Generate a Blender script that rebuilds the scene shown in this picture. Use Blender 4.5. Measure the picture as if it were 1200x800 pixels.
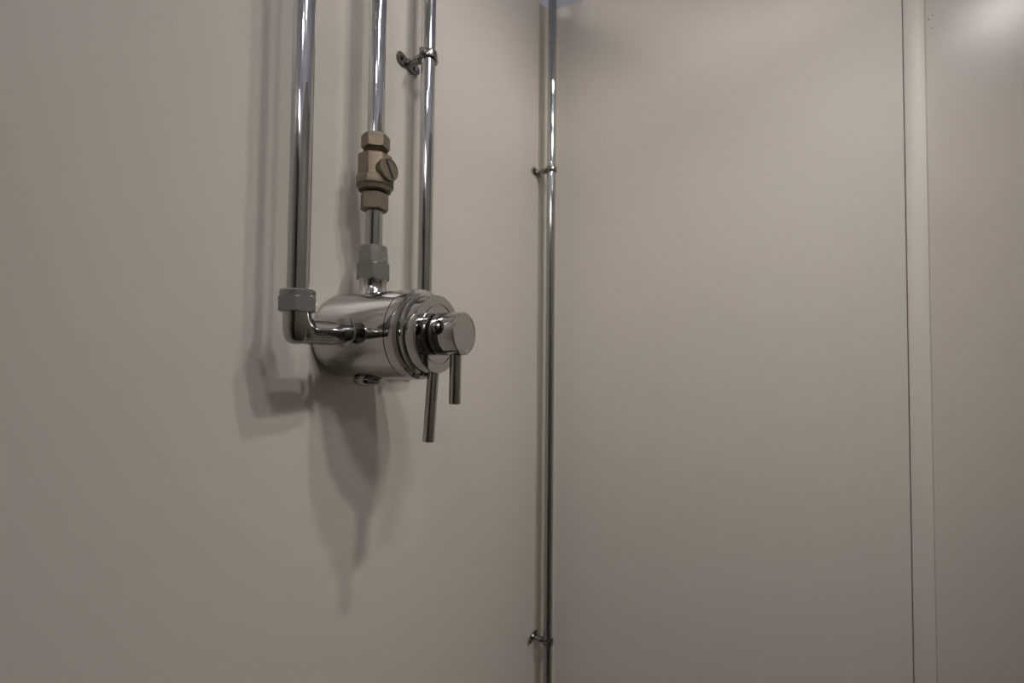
import bpy, bmesh, math
from mathutils import Vector, Matrix
PI = math.pi
for o in list(bpy.data.objects): bpy.data.objects.remove(o)
scn = bpy.context.scene
COL = scn.collection
EYE = 1.4                      # camera height above the floor
W = -0.345                     # plane of the left wall (x)
BY = 0.8206                    # plane of the back wall (y)
TOP = 2.056                    # top of the cubicle walls
CEIL = 2.42

# ------------------------------------------------------------------ camera
a, pitch, roll = math.radians(63.5), math.radians(1.92), math.radians(0.6)
Rr = Vector((math.sin(a), math.cos(a), 0)); Fh = Vector((-math.cos(a), math.sin(a), 0)); up = Vector((0, 0, 1))
F = Fh*math.cos(pitch) + up*math.sin(pitch); U = up*math.cos(pitch) - Fh*math.sin(pitch)
R2 = Rr*math.cos(roll) + U*math.sin(roll); U2 = U*math.cos(roll) - Rr*math.sin(roll)
cam = bpy.data.cameras.new('camera'); co = bpy.data.objects.new('camera', cam); COL.objects.link(co)
m = Matrix((R2, U2, -F)).transposed().to_4x4(); m.translation = (0, 0, EYE)
co.matrix_world = m
cam.sensor_width = 36; cam.lens = 16.8; cam.clip_start = 0.01
cam.dof.use_dof = True; cam.dof.focus_distance = 0.41; cam.dof.aperture_fstop = 6.3
scn.camera = co
# ------------------------------------------------------------------ world, exposure
w = bpy.data.worlds.new('world'); scn.world = w; w.use_nodes = True
w.node_tree.nodes['Background'].inputs[0].default_value = (0.5, 0.52, 0.55, 1)
w.node_tree.nodes['Background'].inputs[1].default_value = 0.02
scn.view_settings.view_transform = 'Standard'; scn.view_settings.look = 'None'
scn.view_settings.exposure = 1.80; scn.view_settings.gamma = 1; scn.view_settings.use_curve_mapping = False
LAMP_WARM = (1.0, 0.97, 0.93)
# adjustable ceiling spot lamps, the last one an added fill lamp: x, y, radius, power in watts, point aimed at, beam angle
LAMPS = [(0.60, 0.10, 0.034, 6.0, (-0.30, 0.68, EYE-0.24), 65),
         (0.43, 0.27, 0.028, 4.8, (-0.30, 0.73, EYE-0.15), 67),
         (0.43, -0.72, 0.028, 3.2, (-0.25, 0.80, EYE-0.25), 54),
         (0.62, -0.19, 0.080, 4.8, (-0.30, 0.70, EYE-0.30), 60)]  # unseen soft fill lamp, added to lift the walls
LAMP_LABELS = ['small round ceiling spot lamp nearest the right wall of the cubicle', 'small round ceiling spot lamp nearest the back wall',
               'small round ceiling spot lamp near the cubicle door', 'added large round fill lamp, unseen above the cubicle']
PANELS = [(0.35, -1.60, 0.60, 0.60, 2.0, 'square ceiling light panel outside the front of the cubicle'),   # x, y, size, size, strength
          (-1.05, -0.30, 0.60, 1.20, 2.0, 'added long fill light panel, unseen behind the left wall of the cubicle'),  # unseen fill panel, added so bounced light brightens the ceiling
          (1.70, -0.60, 0.60, 1.20, 7.0, 'added long fill light panel, unseen beyond the right wall of the cubicle')]  # unseen panel added as room fill over the right wall

# ------------------------------------------------------------------ materials
def mat(name, col, rough=0.5, metal=0.0, spec=0.5, noise=0.0, nscale=40, bump=0.0, bscale=300, rvar=0.0, emit=None, es=0, coat=0.0):
    M = bpy.data.materials.new(name); M.use_nodes = True
    nt = M.node_tree; b = nt.nodes['Principled BSDF']
    b.inputs['Base Color'].default_value = (*col, 1); b.inputs['Roughness'].default_value = rough
    b.inputs['Metallic'].default_value = metal; b.inputs['Specular IOR Level'].default_value = spec
    b.inputs['Coat Weight'].default_value = coat
    if emit:
        b.inputs['Emission Color'].default_value = (*emit, 1); b.inputs['Emission Strength'].default_value = es
    tc = nt.nodes.new('ShaderNodeTexCoord')
    if noise or rvar:
        n = nt.nodes.new('ShaderNodeTexNoise'); n.inputs['Scale'].default_value = nscale; n.inputs['Detail'].default_value = 5
        nt.links.new(tc.outputs['Object'], n.inputs['Vector'])
        if noise:
            r = nt.nodes.new('ShaderNodeMix'); r.data_type = 'RGBA'
            r.inputs['A'].default_value = (*[max(0, c*(1-noise)) for c in col], 1)
            r.inputs['B'].default_value = (*[min(1, c*(1+noise)) for c in col], 1)
            nt.links.new(n.outputs['Fac'], r.inputs['Factor']); nt.links.new(r.outputs['Result'], b.inputs['Base Color'])
        if rvar:
            q = nt.nodes.new('ShaderNodeMapRange'); q.inputs['From Min'].default_value = 0.35; q.inputs['From Max'].default_value = 0.65
            q.inputs['To Min'].default_value = max(0, rough-rvar); q.inputs['To Max'].default_value = rough+rvar
            nt.links.new(n.outputs['Fac'], q.inputs['Value']); nt.links.new(q.outputs['Result'], b.inputs['Roughness'])
    if bump:
        n2 = nt.nodes.new('ShaderNodeTexNoise'); n2.inputs['Scale'].default_value = bscale; n2.inputs['Detail'].default_value = 3
        bp = nt.nodes.new('ShaderNodeBump'); bp.inputs['Strength'].default_value = bump; bp.inputs['Distance'].default_value = 0.001
        nt.links.new(tc.outputs['Object'], n2.inputs['Vector']); nt.links.new(n2.outputs['Fac'], bp.inputs['Height'])
        nt.links.new(bp.outputs['Normal'], b.inputs['Normal'])
    return M
WALLC = (0.60, 0.552, 0.500)
M_wall = mat('taupe_panel', WALLC, 0.28, noise=0.02, nscale=3)
M_back = mat('taupe_panel_satin', WALLC, 0.42, noise=0.02, nscale=3)
M_gloss = mat('taupe_panel_gloss', (0.58, 0.53, 0.48), 0.20, noise=0.02, nscale=4, bump=0.05, bscale=14)
M_trim = mat('taupe_trim', (0.60, 0.55, 0.46), 0.45)
M_seam = mat('dark_sealant', (0.22, 0.18, 0.15), 0.7)
M_ceil = mat('pale_blue_ceiling', (0.72, 0.74, 0.86), 0.8)
M_floor = mat('grey_vinyl', (0.42, 0.41, 0.40), 0.5, noise=0.1, nscale=60)
M_room = mat('room_paint', (0.72, 0.72, 0.74), 0.7)
M_door = mat('dark_door', (0.05, 0.045, 0.04), 0.5)
M_chrome = mat('polished_chrome', (0.47, 0.46, 0.445), 0.07, 1.0, noise=0.03, nscale=30, rvar=0.03)
M_pipe = mat('chrome_pipe', (0.42, 0.425, 0.43), 0.06, 1.0, noise=0.08, nscale=90, rvar=0.02)
M_dull = mat('dull_plated_nut', (0.27, 0.265, 0.25), 0.36, 0.75, noise=0.12, nscale=150, bump=0.15, bscale=900)
M_elbow = mat('worn_chrome', (0.39, 0.38, 0.365), 0.11, 1.0, noise=0.12, nscale=60, rvar=0.06)
M_brass = mat('dezincified_brass', (0.20, 0.162, 0.118), 0.48, 0.55, noise=0.22, nscale=160, bump=0.5, bscale=700)
M_brassd = mat('dark_brass_thread', (0.12, 0.09, 0.06), 0.5, 0.6)
M_black = mat('recess_shade', (0.008, 0.008, 0.008), 0.5)  # black put in for the shade inside gaps, recesses and slots
M_clip = mat('clip_chrome', (0.24, 0.225, 0.215), 0.2, 1.0, noise=0.2, nscale=120)
M_fix = mat('lamp_housing', (0.8, 0.8, 0.8), 0.4)

# ------------------------------------------------------------------ helpers
def finish(bm, name, material, parent=None, sharp=32, loc=None):
    bmesh.ops.recalc_face_normals(bm, faces=bm.faces)
    for f in bm.faces: f.smooth = True
    for e in bm.edges:
        if len(e.link_faces) == 2 and e.calc_face_angle(0) > math.radians(sharp): e.smooth = False
    me = bpy.data.meshes.new(name); bm.to_mesh(me); bm.free(); me.materials.append(material)
    o = bpy.data.objects.new(name, me); COL.objects.link(o)
    if parent: o.parent = parent
    if loc: o.location = loc
    return o
def tag(o, label, cat, group=None):
    o['label'] = label; o['category'] = cat
    if group: o['group'] = group
    return o
def struct(o): o['kind'] = 'structure'; return o
def thing(name, label, cat, loc, group=None):
    o = bpy.data.objects.new(name, None); o.empty_display_size = 0.02; COL.objects.link(o); o.location = loc
    return tag(o, label, cat, group)
def add_box(bm, lo, hi, bevel=0):
    r = bmesh.ops.create_cube(bm, size=1)
    lo, hi = Vector(lo), Vector(hi)
    for v in r['verts']: v.co = Vector([(lo[i]+hi[i])/2 + v.co[i]*(hi[i]-lo[i]) for i in range(3)])
    if bevel:
        es = list({e for v in r['verts'] for e in v.link_edges})
        bmesh.ops.bevel(bm, geom=es, offset=bevel, segments=2, affect='EDGES', profile=0.5)
def frame(axis):
    z = Vector(axis).normalized()
    x = Vector((0, 0, 1)).cross(z)
    if x.length < 1e-4: x = Vector((1, 0, 0))
    x.normalize(); return x, z.cross(x), z
def add_lathe(bm, prof, org, axis, seg=64, rot=0.0):
    """prof: list of (radius, distance along axis); radius 0 closes the end"""
    x, y, z = frame(axis); org = Vector(org); prev = None
    for r, s in prof:
        c = org + z*s
        if r <= 1e-7: ring = [bm.verts.new(c)]
        else: ring = [bm.verts.new(c + (x*math.cos(rot+2*PI*i/seg) + y*math.sin(rot+2*PI*i/seg))*r) for i in range(seg)]
        if prev:
            for i in range(seg):
                j = (i+1) % seg
                if len(prev) == 1 and len(ring) == 1: break
                if len(prev) == 1: bm.faces.new((prev[0], ring[i], ring[j]))
                elif len(ring) == 1: bm.faces.new((prev[i], prev[j], ring[0]))
                else: bm.faces.new((prev[i], prev[j], ring[j], ring[i]))
        prev = ring
def lathe(name, prof, org, axis, material, parent, seg=64, rot=0.0, sharp=32):
    bm = bmesh.new(); add_lathe(bm, prof, org, axis, seg, rot)
    return finish(bm, name, material, parent, sharp)
def sweep(bm, pts, rad, seg=40):
    pts = [Vector(p) for p in pts]; prev = None
    if not isinstance(rad, (list, tuple)): rad = [rad]*len(pts)
    t0 = (pts[1]-pts[0]).normalized(); x, y, z = frame(t0)
    for k, p in enumerate(pts):
        t = (pts[min(k+1, len(pts)-1)] - pts[max(k-1, 0)]).normalized()
        q = z.rotation_difference(t); x = q @ x; y = q @ y; z = t
        ring = [bm.verts.new(p + (x*math.cos(2*PI*i/seg) + y*math.sin(2*PI*i/seg))*rad[k]) for i in range(seg)]
        if prev:
            for i in range(seg): bm.faces.new((prev[i], prev[(i+1) % seg], ring[(i+1) % seg], ring[i]))
        else: bm.faces.new(list(reversed(ring)))
        prev = ring
    bm.faces.new(prev)
def hexnut(name, R, z0, z1, org, axis, material, parent, rot=0.0, ch=0.10, chh=0.12, bore=0.0):
    h = z1 - z0
    bm = bmesh.new()
    # each corner is cut back by the usual 30 degree chamfer: fine ring, radius limited by a cone
    x, y, z = frame(axis); org = Vector(org); seg = 60; prev = None
    levels = [0, .04, .09, .15, .22, .78, .85, .91, .96, 1]
    def hexr(t):
        u = (t % (PI/3)) - PI/6
        return R*math.cos(PI/6)/math.cos(u)
    first = [bm.verts.new(org + z*z0)]
    prev = first
    for l in levels:
        d = min(l, 1-l)*h
        lim = R*(1-ch) + d*1.6
        ring = []
        for i in range(seg):
            t = 2*PI*i/seg
            r = min(hexr(t), lim)
            ring.append(bm.verts.new(org + z*(z0 + l*h) + (x*math.cos(t+rot) + y*math.sin(t+rot))*r))
        for i in range(seg):
            j = (i+1) % seg
            if len(prev) == 1: bm.faces.new((prev[0], ring[i], ring[j]))
            else: bm.faces.new((prev[i], prev[j], ring[j], ring[i]))
        prev = ring
    c = bm.verts.new(org + z*z1)
    for i in range(seg): bm.faces.new((prev[i], prev[(i+1) % seg], c))
    return finish(bm, name, material, parent, 25)

# ------------------------------------------------------------------ setting
def slab(name, lo, hi, material, parent=None, bevel=0.0, top=True):
    bm = bmesh.new(); add_box(bm, lo, hi, bevel); o = finish(bm, name, material, parent)
    if top: struct(o)
    return o
slab('floor', (-1.6, -3.2, -0.05), (2.4, 2.0, 0), M_floor)
slab('ceiling', (-1.6, -3.2, CEIL), (2.4, 2.0, CEIL+0.05), M_ceil)
slab('wall_left', (W-0.02, -0.85, 0), (W, BY+0.02, TOP), M_wall)
# back wall: core board with two face panels and a cover strip between them
wb = slab('wall_back', (W, BY+0.004, 0), (0.62, BY+0.022, TOP-0.002), M_seam)
slab('panel', (W+0.0005, BY, 0), (0.1914, BY+0.0039, TOP), M_back, wb, top=False)
slab('cover_strip', (0.1926, BY-0.0004, 0), (0.21595, BY+0.0039, TOP), M_back, wb, 0.0002, top=False)
bm = bmesh.new(); th = math.radians(-1.2); L_ = 0.36
vs = [(0.2160, BY-0.0012), (0.2160+L_*math.cos(th), BY-0.0012+L_*math.sin(th)), (0.2160+L_*math.cos(th), BY+0.0039), (0.2160, BY+0.0039)]
lowv = [bm.verts.new((x, y, 0)) for x, y in vs]; hiv = [bm.verts.new((x, y, TOP)) for x, y in vs]
bm.faces.new(lowv); bm.faces.new(hiv)
for i in range(4): bm.faces.new((lowv[i], lowv[(i+1) % 4], hiv[(i+1) % 4], hiv[i]))
pg = finish(bm, 'panel', M_gloss, wb)
pg['label'] = 'glossier wall panel right of the joint'
for i, (x, z, s) in enumerate([(0.2200, 1.8655, 0.0011), (0.2235, 1.8700, 0.0009), (0.2228, 1.8530, 0.0008)]):
    yy = BY-0.0012+(x-0.216)*math.tan(th)
    lathe('speck', [(s, -0.0001), (s*0.8, 0.0003), (0, 0.0004)], (x, yy, z), (0, -1, 0), M_brass, pg, 12)
slab('wall_right', (0.56, -0.85, 0), (0.58, BY-0.012, TOP), M_wall)
slab('wall_front', (W, -0.81, 0), (0.56, -0.79, TOP), M_wall)
d1 = slab('door_1', (-0.16, -0.789, 0.02), (0.34, -0.775, TOP-0.08), M_door)
lathe('door_handle', [(0, 0), (.012, 0), (.012, .03), (.02, .035), (.02, .05), (0, .05)], (-0.10, -0.775, 1.05), (0, 1, 0), M_chrome, d1, 32)
# corner trim: hollow quarter strip in the corner behind the fourth pipe
bm = bmesh.new(); c = 0.026; pts = [(W, BY), (W, BY-c)]
for i in range(9):
    t = PI/2*i/8; pts.append((W+0.0016+(c-0.0016)*(1-math.cos(t)), BY-c+(c-0.0016)*math.sin(t)))
pts.append((W+c, BY))
lo = [bm.verts.new((x, y, 0)) for x, y in pts]; hi = [bm.verts.new((x, y, TOP)) for x, y in pts]
bm.faces.new(lo); bm.faces.new(hi)
for i in range(len(pts)): bm.faces.new((lo[i], lo[(i+1) % len(pts)], hi[(i+1) % len(pts)], hi[i]))
struct(finish(bm, 'trim_1', M_trim))
# the room that the cubicle stands in
for nm, lo_, hi_ in (('wall_west', (-1.65, -3.2, 0), (-1.6, 2.0, CEIL)), ('wall_east', (2.4, -3.2, 0), (2.45, 2.0, CEIL)),
                   ('wall_south', (-1.6, -3.25, 0), (2.4, -3.2, CEIL)), ('wall_north', (-1.6, 2.0, 0), (2.4, 2.05, CEIL))):
    slab(nm, lo_, hi_, M_room)

# ------------------------------------------------------------------ lamps
for i, (x, y, r, s, aim, beam) in enumerate(LAMPS):
    t = thing('downlight', LAMP_LABELS[i], 'downlight', (x, y, CEIL), 'ceiling downlights')
    lathe('housing', [(r+0.001, -0.001), (r+0.001, -0.012), (r+0.012, -0.012), (r+0.014, 0.0), (r+0.001, 0)], (0, 0, 0), (0, 0, 1), M_fix, t, 40)
    Me = mat('downlight_lens', (0.9, 0.9, 0.9), 0.5, emit=LAMP_WARM, es=(9 if r > .05 else 1))  # the added fill lamp gets the stronger lens glow
    ld = bpy.data.lights.new('spot_bulb', 'SPOT'); lo_ = bpy.data.objects.new('spot_bulb', ld); COL.objects.link(lo_)
    ld.energy = s; ld.color = LAMP_WARM; ld.shadow_soft_size = r; ld.spot_size = math.radians(beam); ld.spot_blend = 1.0
    lo_.location = (x, y, CEIL-0.012); lo_.rotation_euler = (Vector(aim)-lo_.location).to_track_quat('-Z', 'Y').to_euler()
    lathe('lens', [(0, -0.004), (r, -0.004), (r, -0.003), (0, -0.003)], (0, 0, 0), (0, 0, 1), Me, t, 32)
for x, y, sx, sy, s, lab in PANELS:
  t = thing('ceiling_panel_light', lab, 'light', (x, y, CEIL), 'ceiling light panels')
  bm = bmesh.new()
  for lo_, hi_ in (((-sx/2-.02, -sy/2-.02, -.012), (sx/2+.02, -sy/2, 0)), ((-sx/2-.02, sy/2, -.012), (sx/2+.02, sy/2+.02, 0)),
                 ((-sx/2-.02, -sy/2, -.012), (-sx/2, sy/2, 0)), ((sx/2, -sy/2, -.012), (sx/2+.02, sy/2, 0))): add_box(bm, lo_, hi_)
  finish(bm, 'frame', M_fix, t)
  bm = bmesh.new(); add_box(bm, (-sx/2, -sy/2, -.006), (sx/2, sy/2, -.002))
  finish(bm, 'diffuser', mat('panel_diffuser', (.9, .9, .9), .5, emit=(1, .95, .9), es=s), t)

# ------------------------------------------------------------------ shower mixer valve
AX = (W, 0.3330, EYE + 0.0190)            # where the valve's axis meets the wall
NX = (1, 0, 0)
V = thing('shower_mixer_valve', 'round chrome exposed shower mixer valve with two levers, mounted on the left wall', 'shower valve', AX)
def vl(name, prof, material=M_chrome, parent=V, **k): return lathe(name, prof, (0, 0, 0), NX, material, parent, **k)
vl('body', [(0, .0002), (.0360, .0002), (.0378, .0012), (.0388, .0040), (.0390, .0080), (.0390, .0832), (.0383, .0834), (.0383, .0841), (.0390, .0843),
            (.0390, .0925), (.0386, .0938), (.0360, .0946), (.0352, .0950), (.0352, .0975), (0, .0975)], M_chrome, seg=96, sharp=40)
vl('trim_ring', [(.030, .0976), (.0356, .0976), (.0360, .0980), (.0360, .0988), (.0354, .0992), (.0336, .0998), (.030, .0998)], seg=96)
fh = vl('flow_handle', [(0, .0999), (.0328, .0999), (.0332, .1003), (.0332, .1085), (.0329, .1096), (.0321, .1102), (.0256, .1102), (.0254, .1094), (.0246, .1094), (.0244, .1101),
                       (.0180, .1101), (.0178, .1080), (0, .1080)], seg=96)
kb = vl('temperature_knob', [(0, .1116), (.0172, .1116), (.0178, .1121), (.0180, .1132), (.0180, .1335), (.0177, .1352), (.0168, .1360), (.0150, .1361), (.0148, .1358), (0, .1356)], seg=80)
vl('knob_gap', [(0, .1082), (.0166, .1082), (.0166, .1117), (0, .1117)], M_black, kb, seg=64)
# stop pin on the knob's near side
pd = Vector((-0.05, -0.94, 0.24)).normalized(); po = Vector((.1215, 0, 0)) + pd*0.0170
lathe('pin_recess', [(.0030, -.001), (.0062, -.001), (.0062, .0012), (.0056, .0016), (.0048, .0014), (.0044, .0004), (0, .0004)], po, pd, M_black, kb, 32)
lathe('stop_pin', [(0, 0), (.0042, 0), (.0042, .0042), (.0034, .0052), (.0014, .0066), (0, .0068)], po, pd, M_chrome, kb, 32)
def lever(p0, p1, r, parent):
    p0, p1 = Vector(p0), Vector(p1); L = (p1-p0).length
    return lathe('lever', [(0, -.004), (r, -.004), (r, L-.0006), (r-.0006, L), (0, L)], p0, p1-p0, M_chrome, parent, 40)
lever((.1042, .0010, -.0318), (.1030, -.0030, -.0905), .0049, fh)
lever((.1268, .0005, -.0168), (.1266, .0003, -.0578), .0049, kb)
# outlet neck on top
lathe('outlet_neck', [(.0150, .0335), (.0136, .0382), (.0128, .0405), (.0119, .0430), (.0116, .0455), (.0122, .0482), (.0134, .0505), (.0138, .0512), (0, .0512)],
      (.0360, 0, 0), (0, 0, 1), M_chrome, V, 64, sharp=50)
hexnut('union_nut', .0164, .0505, .0650, (.0360, 0, 0), (0, 0, 1), M_dull, V, rot=math.radians(13), ch=.09)
hexnut('compression_nut', .0139, .0655, .0758, (.0360, 0, 0), (0, 0, 1), M_dull, V, rot=math.radians(4), ch=.09)
lathe('nut_collar', [(0, .0750), (.0121, .0750), (.0121, .0805), (.0112, .0815), (0, .0815)], (.0360, 0, 0), (0, 0, 1), M_dull, V, 48)
# drain plug underneath
dp = lathe('drain_plug', [(0, .0370), (.0118, .0370), (.0118, .0392), (.0136, .0396), (.0138, .0402), (.0138, .0425), (.0128, .0440), (.0098, .0455), (.0055, .0463), (0, .0465)], (.0335, 0, 0), (0, 0, -1), M_elbow, V, 64, sharp=40)
# inlet elbows: left one in full view, right one behind the body
def inlet(sgn, S, yp):
    e = bpy.data.objects.new('inlet_elbow', None); e.empty_display_size = .01; COL.objects.link(e); e.parent = V
    L = abs(yp - AX[1]); r = .0098; Rb = .0099
    # union into the body
    lathe('union_neck', [(0, .034), (.0054, .034), (.0054, .0395), (.0047, .0410), (.0047, .0440), (0, .0440)], (S, 0, 0), (0, sgn, 0), M_elbow, e, 40)
    lathe('union_flange', [(.0, .0436), (.0110, .0436), (.0122, .0442), (.0125, .0450), (.0122, .0460), (.0112, .0464), (0, .0464)], (S, 0, 0), (0, sgn, 0), M_elbow, e, 48)
    pts, rad = [], []
    for s, q in ((.0462, .0078), (.0480, .0084), (.0500, .0083), (.0530, .0088), (.0570, .0095), (.0620, .0098)):
        pts.append((S, sgn*s, -.0008)); rad.append(q)
    for s in [0.066 + (L-Rb-.066)*k/3 for k in range(4)]: pts.append((S, sgn*s, -.0008)); rad.append(r)
    for k in range(1, 13):
        t = PI/2*k/12; pts.append((S, sgn*(L-Rb+Rb*math.sin(t)), -.0008+Rb*(1-math.cos(t)))); rad.append(r + .0006*math.sin(2*t))
    pts.append((S, sgn*L, .0135)); rad.append(r)
    bm = bmesh.new(); sweep(bm, pts, rad, 48)
    add_lathe(bm, [(0, -.0109), (.0030, -.0107), (.0056, -.0098), (.0074, -.0080), (.0086, -.0052), (.0094, -.0016), (.0097, .0020), (.0097, .0133), (0, .0133)], (S, sgn*L, 0), (0, 0, 1), 48)
    finish(bm, 'bend', M_elbow, e, 50)
    hexnut('compression_nut', .0140, .0128, .0238, (S, sgn*L, 0), (0, 0, 1), M_dull, e, rot=math.radians(15), ch=.08)
    lathe('nut_collar', [(0, .0232), (.0122, .0232), (.0124, .0278), (.0114, .0290), (0, .0290)], (S, sgn*L, 0), (0, 0, 1), M_dull, e, 24)
    return e
inlet(-1, .0480, .2425)
inlet(1, .0300, .4183)

# ------------------------------------------------------------------ pipes
def pipe(S, y, z0, z1, label, rad=.0076):
    o = lathe('water_pipe', [(0, 0), (rad, 0), (rad, z1-z0), (0, z1-z0)], (0, 0, 0), (0, 0, 1), M_pipe, None, 64)
    o.location = (W+S, y, z0); return tag(o, label, 'pipe')
pipe(.0480, .2425, EYE+.0482, CEIL-.001, 'leftmost chrome pipe, dropping into the elbow at the left side of the shower valve', .0078)
pipe(.0360, .3328, EYE+.2020, CEIL-.001, 'chrome pipe above the brass fitting, second pipe from the left')
pipe(.0360, .3330, EYE+.1008, EYE+.1345, 'short chrome pipe between the brass fitting and the top of the shower valve')
pipe(.0300, .4183, EYE+.0482, CEIL-.001, 'third chrome pipe from the left, running down behind the shower valve')
p4 = pipe(.0300, .7815, 0.001, CEIL-.001, 'thin chrome pipe running full height in the corner of the walls')

# ------------------------------------------------------------------ brass inline valve on the second pipe
B = thing('brass_check_valve', 'tarnished brass inline fitting with slotted screw plug on the second pipe above the shower valve', 'valve', (W+.0360, .3329, EYE+.1335))
UPZ = (0, 0, 1)
hexnut('compression_nut', .0129, .0002, .0150, (0, 0, 0), UPZ, M_brass, B, rot=math.radians(26), ch=.07)
lathe('thread', [(0, .0145), (.0106, .0145)] + [(.0108 - (.0007 if k % 2 else 0), .0148+.0007*k) for k in range(6)] + [(0, .019)], (0, 0, 0), UPZ, M_brassd, B, 40, sharp=80)
# cast body: eight sided, with a foot ring
bm = bmesh.new()
def octo(R, z, rot=math.radians(20)):
    ring = []
    for i in range(32):
        t = 2*PI*i/32
        u = (t % (PI/4)) - PI/8; flat = R*math.cos(PI/8)/math.cos(u)
        rr = min(flat, R*.975)
        ring.append(bm.verts.new((math.cos(t+rot)*rr, math.sin(t+rot)*rr, z)))
    return ring
rings = [octo(*q) for q in ((.0125, .0170), (.0155, .0180), (.0162, .0195), (.0166, .0215), (.0180, .0222), (.0182, .0232), (.0182, .0285), (.0178, .0295), (.0168, .0302), (.0164, .0330), (.0164, .0485), (.0160, .0497), (.0140, .0508), (.0105, .0512))]
bm.faces.new(rings[0]); bm.faces.new(rings[-1])
for p, q in zip(rings, rings[1:]):
    for i in range(32): bm.faces.new((p[i], p[(i+1) % 32], q[(i+1) % 32], q[i]))
body = finish(bm, 'body', M_brass, B, 28)
# seam ridge
sa = math.radians(-70)
bm = bmesh.new(); add_box(bm, (.0145, -.0005, .0300), (.0166, .0005, .0485), .0002)
bmesh.ops.rotate(bm, verts=bm.verts, cent=(0, 0, 0), matrix=Matrix.Rotation(sa, 3, 'Z'))
finish(bm, 'seam_ridge', M_brass, B)
lathe('thread', [(0, .0505), (.0108, .0505)] + [(.0108 - (.0007 if k % 2 else 0), .0515+.0007*k) for k in range(9)] + [(0, .0585)], (0, 0, 0), UPZ, M_brassd, B, 40, sharp=80)
hexnut('compression_nut', .0129, .0570, .0690, (0, 0, 0), UPZ, M_brass, B, rot=math.radians(43), ch=.09)
lathe('nut_lip', [(0, .0680), (.0112, .0680), (.0106, .0700), (.0092, .0706), (0, .0706)], (0, 0, 0), UPZ, M_brass, B, 40)
# screw plug boss
ua = Vector((.99, -.09, .03)).normalized(); ub = Vector((0, 0, .0345))
bs = lathe('plug_boss', [(0, .004), (.0100, .004), (.0100, .0140), (.0106, .0150), (.0106, .0186), (.0100, .0194), (.0090, .0194), (.0088, .0188), (0, .0188)], ub, ua, M_brass, B, 48)
x, y, z = frame(ua); g = math.radians(28)
lon = y*math.cos(g) - x*math.sin(g); lat = ua.cross(lon).normalized()
bm = bmesh.new(); add_box(bm, (-.0086, -.0013, .0182), (.0086, .0013, .01895))
mm = Matrix((lon, lat, ua)).transposed().to_4x4(); mm.translation = ub
bmesh.ops.transform(bm, matrix=mm, verts=bm.verts)
finish(bm, 'screw_slot', M_black, bs)

# ------------------------------------------------------------------ pipe clips
def clip(y, z, label, S=.0300, flip=1):
    t = thing('pipe_clip', label, 'pipe clip', (W, y, z), 'chrome wall clips on the pipes')
    # base plate: two lobes, ends lifting a little, along y
    bm = bmesh.new(); n = 16; top, bot = [], []
    for i in range(n+1):
        u = -1 + 2*i/n; yy = u*.0185; hw = (.0034 + .0030*math.sin(PI*abs(u))**.8) * (1 if abs(u) < .9 else .75)
        lift = .0006 + .0016*abs(u)**3
        row = []
        for zz, xx in ((-hw, 0), (hw, 0), (hw, .0018), (-hw, .0018)): row.append(bm.verts.new((lift+xx, yy, zz)))
        if i:
            for k in range(4): bm.faces.new((prev[k], prev[(k+1) % 4], row[(k+1) % 4], row[k]))
        else: bm.faces.new(row)
        prev = row
    bm.faces.new(prev); plate = finish(bm, 'base_plate', M_clip, t)
    for s in (-1, 1):
        lathe('screw_head', [(0, 0), (.0030, 0), (.0030, .0008), (.0018, .0018), (0, .0020)], (.0026, s*.0115, 0), NX, M_black if s*flip < 0 else M_clip, plate, 20)
    lathe('stem', [(0, .0008), (.0058, .0008), (.0048, .0040), (.0030, .0058), (.0029, .0120), (.0048, .0128), (.0050, .0190), (.0036, .0205), (0, .0212)], (0, 0, 0), NX, M_clip, t, 28)
    # ring in two halves
    for hs in (-1, 1):
        bm = bmesh.new(); prev = None; ns = 20
        for i in range(ns+1):
            th_ = -PI/2 + PI*i/ns; cx, sy_ = math.cos(th_)*hs, math.sin(th_)
            row = [bm.verts.new((S + cx*r + hs*.0004, sy_*r, zz)) for r, zz in ((.00775, -.0042), (.0092, -.0042), (.0096, -.0030), (.0096, .0030), (.0092, .0042), (.00775, .0042))]
            if prev:
                for k in range(6): bm.faces.new((prev[k], prev[(k+1) % 6], row[(k+1) % 6], row[k]))
            else: bm.faces.new(row)
            prev = row
        bm.faces.new(prev); finish(bm, 'ring_half', M_clip, t)
    for s in (-1, 1):
        bm = bmesh.new(); add_box(bm, (S-.0026, min(s*.0090, s*.0135), -.0034), (S+.0026, max(s*.0090, s*.0135), .0034), .0007)
        lug = finish(bm, 'lug', M_clip, t)
        lathe('screw', [(0, 0), (.0024, 0), (.0022, .0012), (0, .0015)], (S+.0026, s*.0116, 0), NX, M_chrome, lug, 16)
    return t
clip(.4183, EYE+.3295, 'chrome wall clip holding the third pipe near the top of the photo')
clip(.7815, EYE+.3340, 'upper chrome wall clip on the corner pipe')
clip(.7815, EYE-.4875, 'lower chrome wall clip on the corner pipe, near the bottom of the photo', flip=-1)
